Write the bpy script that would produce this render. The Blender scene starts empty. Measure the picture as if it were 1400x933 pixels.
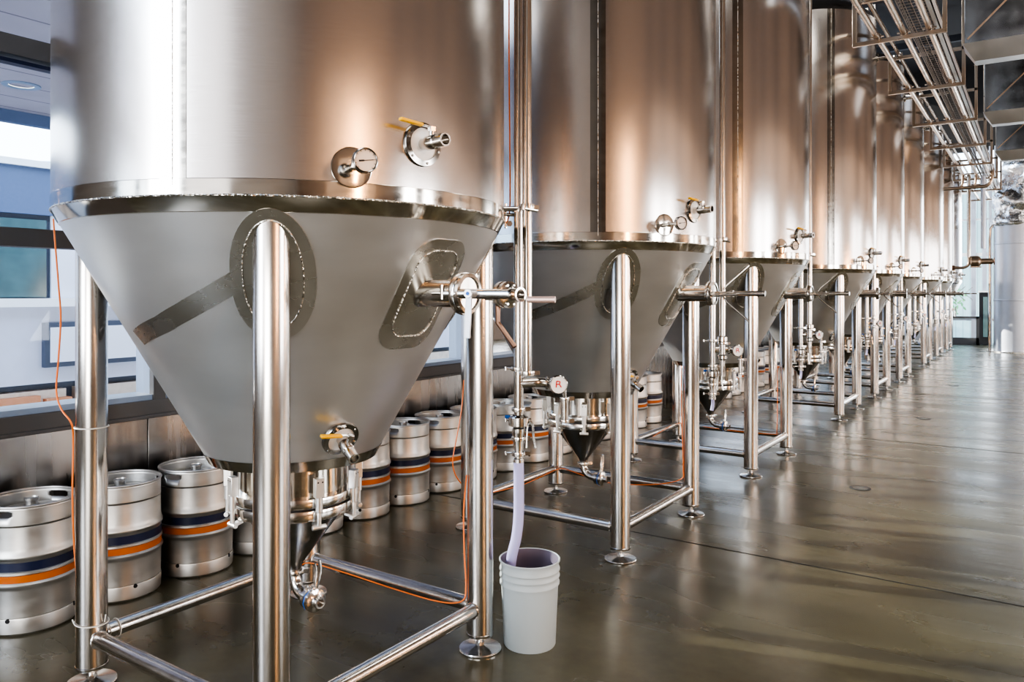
import bpy, bmesh, math, random
from mathutils import Vector, Matrix
random.seed(7)
PI = math.pi
R_ = math.radians
scene = bpy.context.scene
COL = scene.collection

# ------------------------------------------------------------------ camera model
F_PX, T_ANG, EYE = 1051.0, math.atan2(718.6, 1051.0), 1.55

# ------------------------------------------------------------------ materials
def new_mat(name):
    m = bpy.data.materials.new(name); m.use_nodes = True
    nt = m.node_tree; b = nt.nodes['Principled BSDF']
    return m, nt, b

def plain(name, col, rough=.5, metal=0.0, emit=None, es=1.0, noise=0.0, nscale=8.0, coat=0.0, spec=None):
    m, nt, b = new_mat(name)
    b.inputs['Base Color'].default_value = (*col, 1)
    b.inputs['Roughness'].default_value = rough
    b.inputs['Metallic'].default_value = metal
    if spec is not None: b.inputs['Specular IOR Level'].default_value = spec
    if coat: b.inputs['Coat Weight'].default_value = coat
    if noise:
        tc = nt.nodes.new('ShaderNodeTexCoord'); nz = nt.nodes.new('ShaderNodeTexNoise')
        nz.inputs['Scale'].default_value = nscale; nz.inputs['Detail'].default_value = 6
        cr = nt.nodes.new('ShaderNodeMapRange')
        cr.inputs['To Min'].default_value = 1 - noise; cr.inputs['To Max'].default_value = 1 + noise
        mx = nt.nodes.new('ShaderNodeMix'); mx.data_type = 'RGBA'; mx.blend_type = 'MULTIPLY'
        mx.inputs['Factor'].default_value = 1
        mx.inputs['A'].default_value = (*col, 1)
        nt.links.new(tc.outputs['Object'], nz.inputs['Vector'])
        nt.links.new(nz.outputs['Fac'], cr.inputs['Value'])
        nt.links.new(cr.outputs['Result'], mx.inputs['B'])
        nt.links.new(mx.outputs['Result'], b.inputs['Base Color'])
    if emit:
        b.inputs['Emission Color'].default_value = (*emit, 1); b.inputs['Emission Strength'].default_value = es
    return m

def steel(name, col=(.60, .575, .545), rough=.25, aniso=0.0, stretch=(1, 1, 1), nsc=6.0, rvar=.08, bump=.0, cvar=.06, bsc=None):
    """brushed stainless steel; the grain is a noise stretched along one axis"""
    m, nt, b = new_mat(name)
    b.inputs['Metallic'].default_value = 1
    tc = nt.nodes.new('ShaderNodeTexCoord'); mp = nt.nodes.new('ShaderNodeMapping')
    mp.inputs['Scale'].default_value = stretch
    nz = nt.nodes.new('ShaderNodeTexNoise'); nz.inputs['Scale'].default_value = nsc; nz.inputs['Detail'].default_value = 8
    nt.links.new(tc.outputs['Object'], mp.inputs['Vector']); nt.links.new(mp.outputs['Vector'], nz.inputs['Vector'])
    mr = nt.nodes.new('ShaderNodeMapRange'); mr.inputs['From Min'].default_value = .25; mr.inputs['From Max'].default_value = .75
    mr.inputs['To Min'].default_value = max(.03, rough - rvar); mr.inputs['To Max'].default_value = rough + rvar
    nt.links.new(nz.outputs['Fac'], mr.inputs['Value']); nt.links.new(mr.outputs['Result'], b.inputs['Roughness'])
    mc = nt.nodes.new('ShaderNodeMapRange'); mc.inputs['From Min'].default_value = .25; mc.inputs['From Max'].default_value = .75
    mc.inputs['To Min'].default_value = 1 - cvar; mc.inputs['To Max'].default_value = 1 + cvar
    mx = nt.nodes.new('ShaderNodeMix'); mx.data_type = 'RGBA'; mx.blend_type = 'MULTIPLY'; mx.inputs['Factor'].default_value = 1
    mx.inputs['A'].default_value = (*col, 1)
    nt.links.new(nz.outputs['Fac'], mc.inputs['Value']); nt.links.new(mc.outputs['Result'], mx.inputs['B'])
    nt.links.new(mx.outputs['Result'], b.inputs['Base Color'])
    if aniso:
        b.inputs['Anisotropic'].default_value = aniso
        tg = nt.nodes.new('ShaderNodeTangent'); tg.direction_type = 'RADIAL'; tg.axis = 'Z'
        nt.links.new(tg.outputs['Tangent'], b.inputs['Tangent'])
    if bump:
        nb = nt.nodes.new('ShaderNodeTexNoise'); nb.inputs['Scale'].default_value = bsc or 2.0; nb.inputs['Detail'].default_value = 1
        nt.links.new(tc.outputs['Object'], nb.inputs['Vector'])
        bp = nt.nodes.new('ShaderNodeBump'); bp.inputs['Strength'].default_value = bump; bp.inputs['Distance'].default_value = .02
        nt.links.new(nb.outputs['Fac'], bp.inputs['Height']); nt.links.new(bp.outputs['Normal'], b.inputs['Normal'])
    return m

M = {}
M['shell'] = steel('shell_steel', (.60, .575, .555), .20, .7, (1, 1, 40), 14, .015, .018, .05, 1.3)
M['cone'] = steel('cone_steel', (.635, .645, .65), .34, .3, (1, 1, 3), 3, .05, .06, .05, 2.0)
M['cone'].node_tree.nodes['Principled BSDF'].inputs['Metallic'].default_value = .78
M['polish'] = steel('polished_steel', (.58, .55, .50), .12, 0, (1, 1, 6), 8, .04, .10, .06)
M['darkreflect'] = steel('dark_reflection_steel', (.30, .29, .27), .15, 0, (1, 1, 3), 9, .05, .12)  # dark reflections put into the steel colour, for rings and seam strips
M['pad'] = steel('ground_steel', (.55, .54, .51), .27, 0, (1, 1, 2), 5, .04, .0, .05)
M['pad'].node_tree.nodes['Principled BSDF'].inputs['Metallic'].default_value = .94
M['leg'] = steel('leg_steel', (.60, .57, .54), .20, .6, (6, 6, .5), 6, .05, .05, .05)
M['pipe'] = steel('pipe_steel', (.60, .57, .53), .16, 0, (1, 1, 1), 8, .04, .0)
M['dish'] = steel('foot_steel', (.66, .65, .63), .2, 0, (8, 8, 1), 8, .06, .0)
M['fit'] = steel('fitting_steel', (.66, .64, .61), .17, 0, (1, 1, 1), 30, .06, .0)
M['bolt'] = plain('bolt_steel', (.72, .71, .69), .32, .85)
M['weld'] = steel('weld_bead', (.74, .70, .64), .28, 0, (1, 1, 1), 60, .1, .6, .15, 90)
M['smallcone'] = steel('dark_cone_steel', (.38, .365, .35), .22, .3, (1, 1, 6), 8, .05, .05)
M['keg'] = steel('keg_steel', (.57, .56, .54), .42, 0, (1, 1, 3), 7, .08, .15, .10, 5)
M['panel'] = steel('panel_steel', (.30, .29, .28), .26, 0, (1, 2.5, .25), 5, .09, .25, .12, 3)
M['duct'] = steel('duct_steel', (.33, .32, .315), .20, 0, (1, 1, 1), 4, .08, .15, .10)
M['ductlip'] = steel('duct_lip_steel', (.62, .62, .62), .42, 0, (1, 1, 1), 4, .08, .05)
M['foil'] = steel('foil', (.85, .86, .88), .28, 0, (1, 1, 1), 6, .1, 1.0, .08, 9)
M['jacket'] = plain('jacket', (.60, .64, .72), .42, .75, noise=.06)
M['navy'] = plain('navy_band', (.008, .014, .050), .42)
M['orange'] = plain('orange_band', (.50, .12, .01), .42)
M['black'] = plain('black_rubber', (.015, .015, .017), .5)
M['dark'] = plain('dark_hole', (.01, .01, .011), .6)
M['white'] = plain('white_plastic', (.93, .92, .90), .35)
M['yellow'] = plain('yellow_grip', (.92, .50, .0), .35)
M['cable'] = plain('orange_cable', (.78, .19, .03), .45)
M['blue'] = plain('blue_plastic', (.02, .13, .5), .4)
M['red'] = plain('red_print', (.65, .03, .02), .5)
M['bezel'] = plain('bezel_steel', (.30, .29, .28), .15, 1)
M['face'] = plain('dial_face', (.72, .60, .50), .3)
M['tie'] = plain('nylon_tie', (.75, .73, .68), .4)
M['bucket'] = plain('bucket_plastic', (.44, .50, .52), .42)
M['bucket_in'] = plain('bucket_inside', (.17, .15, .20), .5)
M['frame'] = plain('window_frame', (.085, .08, .078), .42, noise=.08)
M['framebl'] = plain('sill_frame', (.24, .30, .40), .4)
M['plank'] = None
M['rack'] = steel('rack_steel', (.34, .27, .21), .3, 0, (1, 1, 1), 8, .05, .0)
M['tray'] = steel('tray_wire', (.30, .25, .21), .35, 0, (1, 1, 1), 8, .05, .0)
M['beam'] = plain('dark_beam', (.03, .03, .035), .5)
M['wallw'] = plain('wall_warm', (.29, .185, .125), .7, noise=.25, nscale=2)
M['wallg'] = plain('wall_grey', (.42, .41, .40), .7, noise=.06, nscale=2)
M['ceil'] = plain('ceiling_dark', (.025, .022, .02), .8)
M['handle'] = plain('handle_white_steel', (.75, .78, .84), .22, .6)
M['bronze'] = plain('bronze_handle', (.22, .13, .09), .35, .8)

# hose: milky lavender, light passes through it
m, nt, b = new_mat('lavender_hose'); M['hose'] = m
b.inputs['Base Color'].default_value = (.50, .50, .80, 1); b.inputs['Roughness'].default_value = .25
b.inputs['Subsurface Weight'].default_value = .4; b.inputs['Subsurface Radius'].default_value = (.02, .02, .03)
b.inputs['Coat Weight'].default_value = .3
# glass
m, nt, b = new_mat('window_glass'); M['glass'] = m
nt.nodes.remove(b)
out = nt.nodes['Material Output']
tr = nt.nodes.new('ShaderNodeBsdfTransparent'); tr.inputs['Color'].default_value = (.90, .94, .97, 1)
gl = nt.nodes.new('ShaderNodeBsdfGlossy'); gl.inputs['Roughness'].default_value = .02; gl.inputs['Color'].default_value = (.8, .85, .9, 1)
fr = nt.nodes.new('ShaderNodeFresnel'); fr.inputs['IOR'].default_value = 1.35
ms = nt.nodes.new('ShaderNodeMixShader')
nt.links.new(fr.outputs[0], ms.inputs[0]); nt.links.new(tr.outputs[0], ms.inputs[1]); nt.links.new(gl.outputs[0], ms.inputs[2])
nt.links.new(ms.outputs[0], out.inputs['Surface'])

# floor: polished concrete
def floor_mat():
    m, nt, b = new_mat('polished_concrete')
    L = nt.links.new; N = nt.nodes.new
    tc = N('ShaderNodeTexCoord')
    def noise(scale, detail, st=(1, 1, 1), rough=.5):
        mp = N('ShaderNodeMapping'); mp.inputs['Scale'].default_value = st; L(tc.outputs['Object'], mp.inputs['Vector'])
        n = N('ShaderNodeTexNoise'); n.inputs['Scale'].default_value = scale; n.inputs['Detail'].default_value = detail; n.inputs['Roughness'].default_value = rough
        L(mp.outputs['Vector'], n.inputs['Vector']); return n.outputs['Fac']
    def rng(fac, a, c_):
        r = N('ShaderNodeMapRange'); r.clamp = False; r.inputs['To Min'].default_value = a; r.inputs['To Max'].default_value = c_
        L(fac, r.inputs['Value']); return r.outputs['Result']
    cr = N('ShaderNodeValToRGB'); e = cr.color_ramp.elements
    e[0].position = 0; e[0].color = (.006, .006, .004, 1)
    e[1].position = 1; e[1].color = (.150, .137, .085, 1)
    L(noise(.9, 5, (1, 1.3, 1), .55), cr.inputs['Fac'])
    mx = N('ShaderNodeMix'); mx.data_type = 'RGBA'; mx.blend_type = 'MULTIPLY'; mx.inputs['Factor'].default_value = 1
    L(cr.outputs['Color'], mx.inputs['A']); L(rng(noise(16, 4, (1, 1, 1), .6), .86, 1.14), mx.inputs['B']); L(mx.outputs['Result'], b.inputs['Base Color'])
    L(rng(noise(1.0, 3, (.6, 2.6, 1)), .10, .42), b.inputs['Roughness'])
    b.inputs['Specular IOR Level'].default_value = .75
    bp = N('ShaderNodeBump'); bp.inputs['Strength'].default_value = .22; bp.inputs['Distance'].default_value = .012
    L(noise(1.6, 2, (.5, 3.2, 1)), bp.inputs['Height']); L(bp.outputs['Normal'], b.inputs['Normal'])
    return m
M['floor'] = floor_mat()

def striped(name, c1, c2, axis, freq, width, rough=.6, noise=.12):
    """flat boards / siding with dark joints at a regular pitch along one object axis"""
    m, nt, b = new_mat(name); L = nt.links.new; N = nt.nodes.new
    tc = N('ShaderNodeTexCoord'); sp = N('ShaderNodeSeparateXYZ'); L(tc.outputs['Object'], sp.inputs[0])
    mu = N('ShaderNodeMath'); mu.operation = 'MULTIPLY'; mu.inputs[1].default_value = freq; L(sp.outputs[axis], mu.inputs[0])
    fr = N('ShaderNodeMath'); fr.operation = 'FRACT'; L(mu.outputs[0], fr.inputs[0])
    lt = N('ShaderNodeMath'); lt.operation = 'LESS_THAN'; lt.inputs[1].default_value = width; L(fr.outputs[0], lt.inputs[0])
    nz = N('ShaderNodeTexNoise'); nz.inputs['Scale'].default_value = 3; nz.inputs['Detail'].default_value = 8
    L(tc.outputs['Object'], nz.inputs['Vector'])
    mr = N('ShaderNodeMapRange'); mr.inputs['To Min'].default_value = 1 - noise; mr.inputs['To Max'].default_value = 1 + noise
    L(nz.outputs['Fac'], mr.inputs['Value'])
    mx = N('ShaderNodeMix'); mx.data_type = 'RGBA'; mx.inputs['A'].default_value = (*c1, 1); mx.inputs['B'].default_value = (*c2, 1)
    L(lt.outputs[0], mx.inputs['Factor'])
    m2 = N('ShaderNodeMix'); m2.data_type = 'RGBA'; m2.blend_type = 'MULTIPLY'; m2.inputs['Factor'].default_value = 1
    L(mx.outputs['Result'], m2.inputs['A']); L(mr.outputs['Result'], m2.inputs['B']); L(m2.outputs['Result'], b.inputs['Base Color'])
    b.inputs['Roughness'].default_value = rough
    return m
M['plank'] = striped('soffit_boards', (.42, .37, .40), (.20, .17, .19), 0, 1/.62, .05)
M['siding'] = striped('green_siding', (.30, .40, .38), (.20, .28, .27), 0, 1/.25, .12)
M['stone'] = plain('stone_facade', (.62, .62, .68), .7, noise=.14, nscale=1.6)
M['bluegrey'] = plain('blue_grey_band', (.13, .17, .27), .7, noise=.08, nscale=20)
M['outglass'] = plain('street_glass', (.10, .17, .17), .15, noise=.5, nscale=2.4, spec=.8)
M['signw'] = plain('sign_white', (.80, .80, .84), .5)
M['signf'] = plain('sign_frame', (.08, .09, .12), .5)
M['terra'] = plain('terracotta', (.60, .25, .12), .7, noise=.1)
M['asphalt'] = plain('street_asphalt', (.5, .5, .52), .8, noise=.1)
M['hill'] = plain('far_hill', (.42, .52, .62), .9)

# ------------------------------------------------------------------ mesh helpers
class MB:
    def __init__(self): self.bm = bmesh.new(); self.mats = []
    def frame(self, a, b):
        z = (Vector(b) - Vector(a)).normalized()
        x = z.orthogonal().normalized() if abs(z.z) < .999 else Vector((1, 0, 0))
        if abs(z.z) < .999:
            x = Vector((0, 0, 1)).cross(z).normalized()
        y = z.cross(x)
        return x, y, z
    def ring(self, c, x, y, r, n, r2=None):
        r2 = r if r2 is None else r2
        return [self.bm.verts.new(Vector(c) + x*(r*math.cos(2*PI*i/n)) + y*(r2*math.sin(2*PI*i/n))) for i in range(n)]
    def bridge(self, A, B, mi=0):
        n = len(A)
        for i in range(n):
            f = self.bm.faces.new((A[i], A[(i+1) % n], B[(i+1) % n], B[i])); f.material_index = mi
    def tube(self, a, b, r, r2=None, n=20, caps=True):
        r2 = r if r2 is None else r2
        x, y, z = self.frame(a, b)
        A = self.ring(a, x, y, r, n); B = self.ring(b, x, y, r2, n)
        self.bridge(A, B)
        if caps:
            self.bm.faces.new(list(reversed(A))); self.bm.faces.new(B)
        return self
    def lathe(self, prof, n=48, a=(0, 0, 0), b=(0, 0, 1), close=False, cap0=False, cap1=False):
        """profile of (radius, height along axis); a = origin, b = axis direction"""
        a = Vector(a); z = Vector(b).normalized()
        x = Vector((1, 0, 0)) if abs(z.z) > .999 else Vector((0, 0, 1)).cross(z).normalized()
        y = z.cross(x)
        rings = []
        for r, h in prof:
            if r < 1e-6:
                rings.append([self.bm.verts.new(a + z*h)])
            else: rings.append(self.ring(a + z*h, x, y, r, n))
        for A, B in zip(rings, rings[1:]):
            if len(A) == 1 and len(B) == 1: continue
            if len(A) == 1:
                for i in range(n): self.bm.faces.new((A[0], B[(i+1) % n], B[i]))
            elif len(B) == 1:
                for i in range(n): self.bm.faces.new((A[i], A[(i+1) % n], B[0]))
            else: self.bridge(A, B)
        if close: self.bridge(rings[-1], rings[0])
        if cap0 and len(rings[0]) > 1: self.bm.faces.new(list(reversed(rings[0])))
        if cap1 and len(rings[-1]) > 1: self.bm.faces.new(rings[-1])
        return self
    def path(self, pts, r, n=10, caps=True, smooth=0):
        pts = [Vector(p) for p in pts]
        if smooth:
            P = [pts[0]] + pts + [pts[-1]]; o = []
            for i in range(1, len(P)-2):
                p0, p1, p2, p3 = P[i-1:i+3]
                for k in range(smooth):
                    t = k/smooth
                    o.append(.5*((2*p1)+(-p0+p2)*t+(2*p0-5*p1+4*p2-p3)*t*t+(-p0+3*p1-3*p2+p3)*t**3))
            o.append(pts[-1]); pts = o
        rings = []; x = None
        for i, p in enumerate(pts):
            t = (pts[min(i+1, len(pts)-1)] - pts[max(i-1, 0)]).normalized()
            if x is None: x = t.orthogonal().normalized()
            else:
                x = (x - t*x.dot(t))
                x = x.normalized() if x.length > 1e-6 else t.orthogonal().normalized()
            y = t.cross(x)
            rr = r(i/(len(pts)-1)) if callable(r) else r
            rings.append(self.ring(p, x, y, rr, n))
        for A, B in zip(rings, rings[1:]): self.bridge(A, B)
        if caps: self.bm.faces.new(list(reversed(rings[0]))); self.bm.faces.new(rings[-1])
        return self
    def box(self, c, s, rot=None):
        c = Vector(c); s = Vector(s)/2
        v = []
        for dz in (-1, 1):
            for dx, dy in ((-1, -1), (1, -1), (1, 1), (-1, 1)):
                p = Vector((dx*s.x, dy*s.y, dz*s.z))
                if rot is not None: p = rot @ p
                v.append(self.bm.verts.new(c+p))
        for f in ((3, 2, 1, 0), (4, 5, 6, 7), (0, 1, 5, 4), (1, 2, 6, 5), (2, 3, 7, 6), (3, 0, 4, 7)):
            self.bm.faces.new([v[i] for i in f])
        return self
    def bar(self, a, b, w, h, up=(0, 0, 1)):
        a = Vector(a); b = Vector(b); z = (b-a).normalized(); x = z.cross(Vector(up))
        x = x.normalized() if x.length > 1e-4 else Vector((1, 0, 0)); y = x.cross(z)
        rot = Matrix((x, y, z)).transposed()
        return self.box((a+b)/2, (w, h, (b-a).length), rot)
    def quad(self, *p):
        self.bm.faces.new([self.bm.verts.new(Vector(q)) for q in p]); return self
    def torus(self, c, axis, R, r, n=40, k=8):
        prof = [(R + r*math.cos(2*PI*i/k), r*math.sin(2*PI*i/k)) for i in range(k)]
        return self.lathe(prof, n, c, axis, close=True)
    def build(self, name, mat, parent=None, bevel=0.0, sharp=35, loc=None):
        bmesh.ops.recalc_face_normals(self.bm, faces=self.bm.faces)
        me = bpy.data.meshes.new(name)
        for f in self.bm.faces: f.smooth = True
        self.bm.to_mesh(me); self.bm.free()
        me.set_sharp_from_angle(angle=R_(sharp))
        me.materials.append(mat)
        o = bpy.data.objects.new(name, me); COL.objects.link(o)
        if parent is not None: o.parent = parent
        if loc: o.location = loc
        if bevel:
            md = o.modifiers.new('bevel', 'BEVEL'); md.width = bevel; md.segments = 2; md.limit_method = 'ANGLE'
        return o

def tag(o, label=None, cat=None, group=None, kind=None):
    if label: o['label'] = label
    if cat: o['category'] = cat
    if group: o['group'] = group
    if kind: o['kind'] = kind
    return o
def thing(name, loc, label, cat, group=None, rotz=0):
    o = bpy.data.objects.new(name, None); COL.objects.link(o); o.location = loc; o.rotation_euler = (0, 0, rotz)
    o.empty_display_size = .1
    return tag(o, label, cat, group)
def struct(o): o['kind'] = 'structure'; return o
def children_map():
    d = {}
    for o in bpy.data.objects:
        if o.parent: d.setdefault(o.parent.name, []).append(o)
    return d
def copy_tree(root, loc, label, kids=None, skip=()):
    kids = kids or children_map()
    def rec(o, par):
        c = o.copy(); COL.objects.link(c)
        if par is not None: c.parent = par
        for ch in kids.get(o.name, []):
            if ch.name.split('.')[0] in skip: continue
            rec(ch, c)
        return c
    c = rec(root, None); c.location = loc; c['label'] = label
    return c
def polar(az, r, z): return Vector((r*math.cos(R_(az)), r*math.sin(R_(az)), z))

# ------------------------------------------------------------------ tank geometry
TR, ZJ, ZT = .873, 1.85, 5.0            # shell radius, shell/cone joint, shell top
CR, ZC = .34, .89                       # cone bottom radius and height
def cone_r(z): return CR + (z-ZC)/(ZJ-ZC)*(TR-CR)
SL = (TR-CR)/(ZJ-ZC); CB = math.atan(SL)       # half-angle; outward normal dips by CB
def cone_pt(az, z, off=0):
    r = cone_r(z)
    return polar(az, r + off*math.cos(CB), z - off*math.sin(CB))
def cone_n(az): return Vector((math.cos(R_(az))*math.cos(CB), math.sin(R_(az))*math.cos(CB), -math.sin(CB)))

def cone_patch(mb, az0, z0, outline, off=.004, rings=8):
    """plate lying on the cone; outline gives (sideways m, up-slope m) pairs; it gets a thin rim"""
    n = len(outline); prev = None
    def pt(u, v, o):
        z = z0 + v*math.cos(CB); r = cone_r(min(max(z, ZC), ZJ)); az = az0 + math.degrees(u/max(r, .1))
        return cone_pt(az, z, o)
    c = mb.bm.verts.new(pt(0, 0, off))
    for k in range(1, rings+1):
        f = k/rings
        cur = [mb.bm.verts.new(pt(u*f, v*f, off)) for u, v in outline]
        for i in range(n):
            if prev is None: mb.bm.faces.new((c, cur[i], cur[(i+1) % n]))
            else: mb.bm.faces.new((prev[i], cur[i], cur[(i+1) % n], prev[(i+1) % n]))
        prev = cur
    rim = [mb.bm.verts.new(pt(u, v, -.003)) for u, v in outline]
    mb.bridge(prev, rim)
def cone_outline_tube(mb, az0, z0, outline, r, off=.006, closed=True):
    pts = []
    for u, v in outline + ([outline[0]] if closed else []):
        z = z0 + v*math.cos(CB); rr = cone_r(z); pts.append(cone_pt(az0 + math.degrees(u/rr), z, off))
    mb.path(pts, r, 6)

def pad_outline(a, top, bot, n=56):
    o = []
    for i in range(n):
        t = 2*PI*i/n; c, s = math.cos(t), math.sin(t)
        u = a*c; v = (top if s > 0 else bot)*abs(s)**.9*(1 if s > 0 else -1)
        o.append((u, v))
    return o
def round_rect(hw, hh, r, n=9):
    o = []
    for cx, cy, a0 in ((hw-r, hh-r, 0), (-hw+r, hh-r, 90), (-hw+r, -hh+r, 180), (hw-r, -hh+r, 270)):
        for k in range(n):
            a = R_(a0 + 90*k/(n-1)); o.append((cx+r*math.cos(a), cy+r*math.sin(a)))
    return o

SEAM = [(-100.5, 1.391), (-82.3, 1.444), (-71.5, 1.491), (-63.1, 1.535), (-56.1, 1.577), (-49.9, 1.619)]
def seam_az(f):
    T = SEAM; x = f*(len(T)-1); i = min(int(x), len(T)-2); t = x-i
    return T[i][0]*(1-t)+T[i+1][0]*t, T[i][1]*(1-t)+T[i+1][1]*t
SIDE = 1.104; LH = SIDE/2
LEGS = [(-LH, -LH), (LH, -LH), (LH, LH), (-LH, LH)]
LEG_R = .0575; BEAM_Z = .185

def ball_valve(par, name, P, nrm, lever_dir, lever_up, ring_r, label=None, on_cone=False):
    """sample valve: polished ring with white disc, valve body along nrm, yellow lever"""
    P = Vector(P); n = Vector(nrm).normalized()
    v = MB()
    v.lathe([(.019, -.01), (.019, .03), (.024, .034), (.024, .075), (.020, .08), (.020, .088), (.0225, .09), (.0225, .125), (.017, .125), (.015, .09), (0, .09)], 24, P, n)
    # stem tower
    up = Vector(lever_up).normalized(); q = P + n*.055
    v.tube(q, q+up*.042, .011, n=12); v.tube(q+up*.036, q+up*.05, .015, n=6)
    body = v.build(name, M['fit'], par)
    r = MB(); r.lathe([(ring_r*.72, .0), (ring_r*.73, .012), (ring_r*.97, .010), (ring_r, .004), (ring_r, -.008)], 56, P, n)
    x = n.cross(Vector((0, 0, 1))).normalized(); y = x.cross(n)
    rg = r.build('mounting_ring', M['darkreflect'], body)  # ring's dark reflection is painted into its colour
    hl = MB()
    for k in range(6):
        a = 2*PI*k/6 + .3
        c = P + (x*math.cos(a)+y*math.sin(a))*ring_r*.85 + n*.0105
        hl.lathe([(0, .004), (.004, .004), (.005, .0)], 8, c, n)
    hl.build('ring_screw', M['fit'], body)
    w = MB(); w.lathe([(0, .006), (ring_r*.725, .005), (ring_r*.725, -.004)], 48, P, n)
    w.build('white_disc', M['white'], body)
    l = MB(); d = Vector(lever_dir).normalized(); s = q+up*.048
    l.bar(s - d*.012, s+d*.045+up*.004, .017, .004, up)
    l.build('lever_shank', M['fit'], body, .001)
    g = MB(); g.bar(s+d*.038+up*.004, s+d*.125+up*.012, .020, .011, up)
    g.build('lever_grip', M['yellow'], body, .004)
    return body

def thermometer(par, az, z):
    n = polar(az, 1, 0); P = polar(az, TR, z)
    x = Vector((-n.y, n.x, 0)); up = Vector((0, 0, 1))
    s = MB(); s.lathe([(.010, 0), (.010, .03), (.014, .032), (.014, .05), (.008, .053), (.008, .085), (.011, .088), (.011, .118), (.032, .124), (.038, .131), (.038, .152), (.034, .155), (.033, .149)], 40, P, n)
    o = s.build('thermometer', M['fit'], par)
    f = MB(); f.lathe([(0, .1505), (.034, .1505)], 40, P, n); f.build('dial_face', M['face'], o)
    bz = MB(); bz.torus(P + n*.153, n, .0355, .0032, 40, 8); bz.build('bezel', M['bezel'], o)
    nd = MB(); c = P + n*.152
    d1 = (x*.93 + up*.12).normalized()
    nd.bar(c - d1*.020, c + d1*.026, .0022, .001, n); nd.bar(c - d1*.02, c - d1*.004, .005, .001, n)
    for k in range(11):
        a = R_(-45 + 27*k); dd = x*math.cos(a)+up*math.sin(a)
        nd.bar(c + dd*.028, c + dd*.033, .0014, .0006, n)
    nd.build('dial_needle', M['black'], o)
    p = MB(); p.lathe([(0, .006), (.014, .006), (.060, .0045), (.0655, .003), (.066, -.008)], 56, P, n)
    p.build('mounting_plate', M['polish'], o)
    return o

def clamp_ring(mb, c, axis, r, w=.016):
    c = Vector(c); z = Vector(axis).normalized()
    mb.lathe([(r*.8, -w/2), (r, -w/2), (r*1.04, 0), (r, w/2), (r*.8, w/2)], 32, c - z*0, z)
    x = z.orthogonal().normalized()
    mb.bar(c + x*r*.9, c + x*(r+.022), .014, .018, z)

def butterfly(par, name, c, axis, r, lever_dir, lever_len=.13, double=True, mat='fit'):
    """butterfly valve: two clamp flanges, disc body, trigger handle"""
    c = Vector(c); z = Vector(axis).normalized(); d = Vector(lever_dir).normalized()
    v = MB()
    v.lathe([(r*.62, -.05), (r*.62, -.026), (r, -.022), (r, -.010), (r*.82, -.008), (r*.82, .008), (r, .010), (r, .022), (r*.62, .026), (r*.62, .05)], 36, c, z)
    side = z.cross(d).normalized()
    clamp_ring(v, c - z*.018, z, r*1.04); clamp_ring(v, c + z*.018, z, r*1.04)
    v.tube(c + d*r*.8, c + d*(r+.03), .008, n=12)
    o = v.build(name, M['fit'], par)
    h = MB(); s = c + d*(r+.022)
    return o, s

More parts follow.
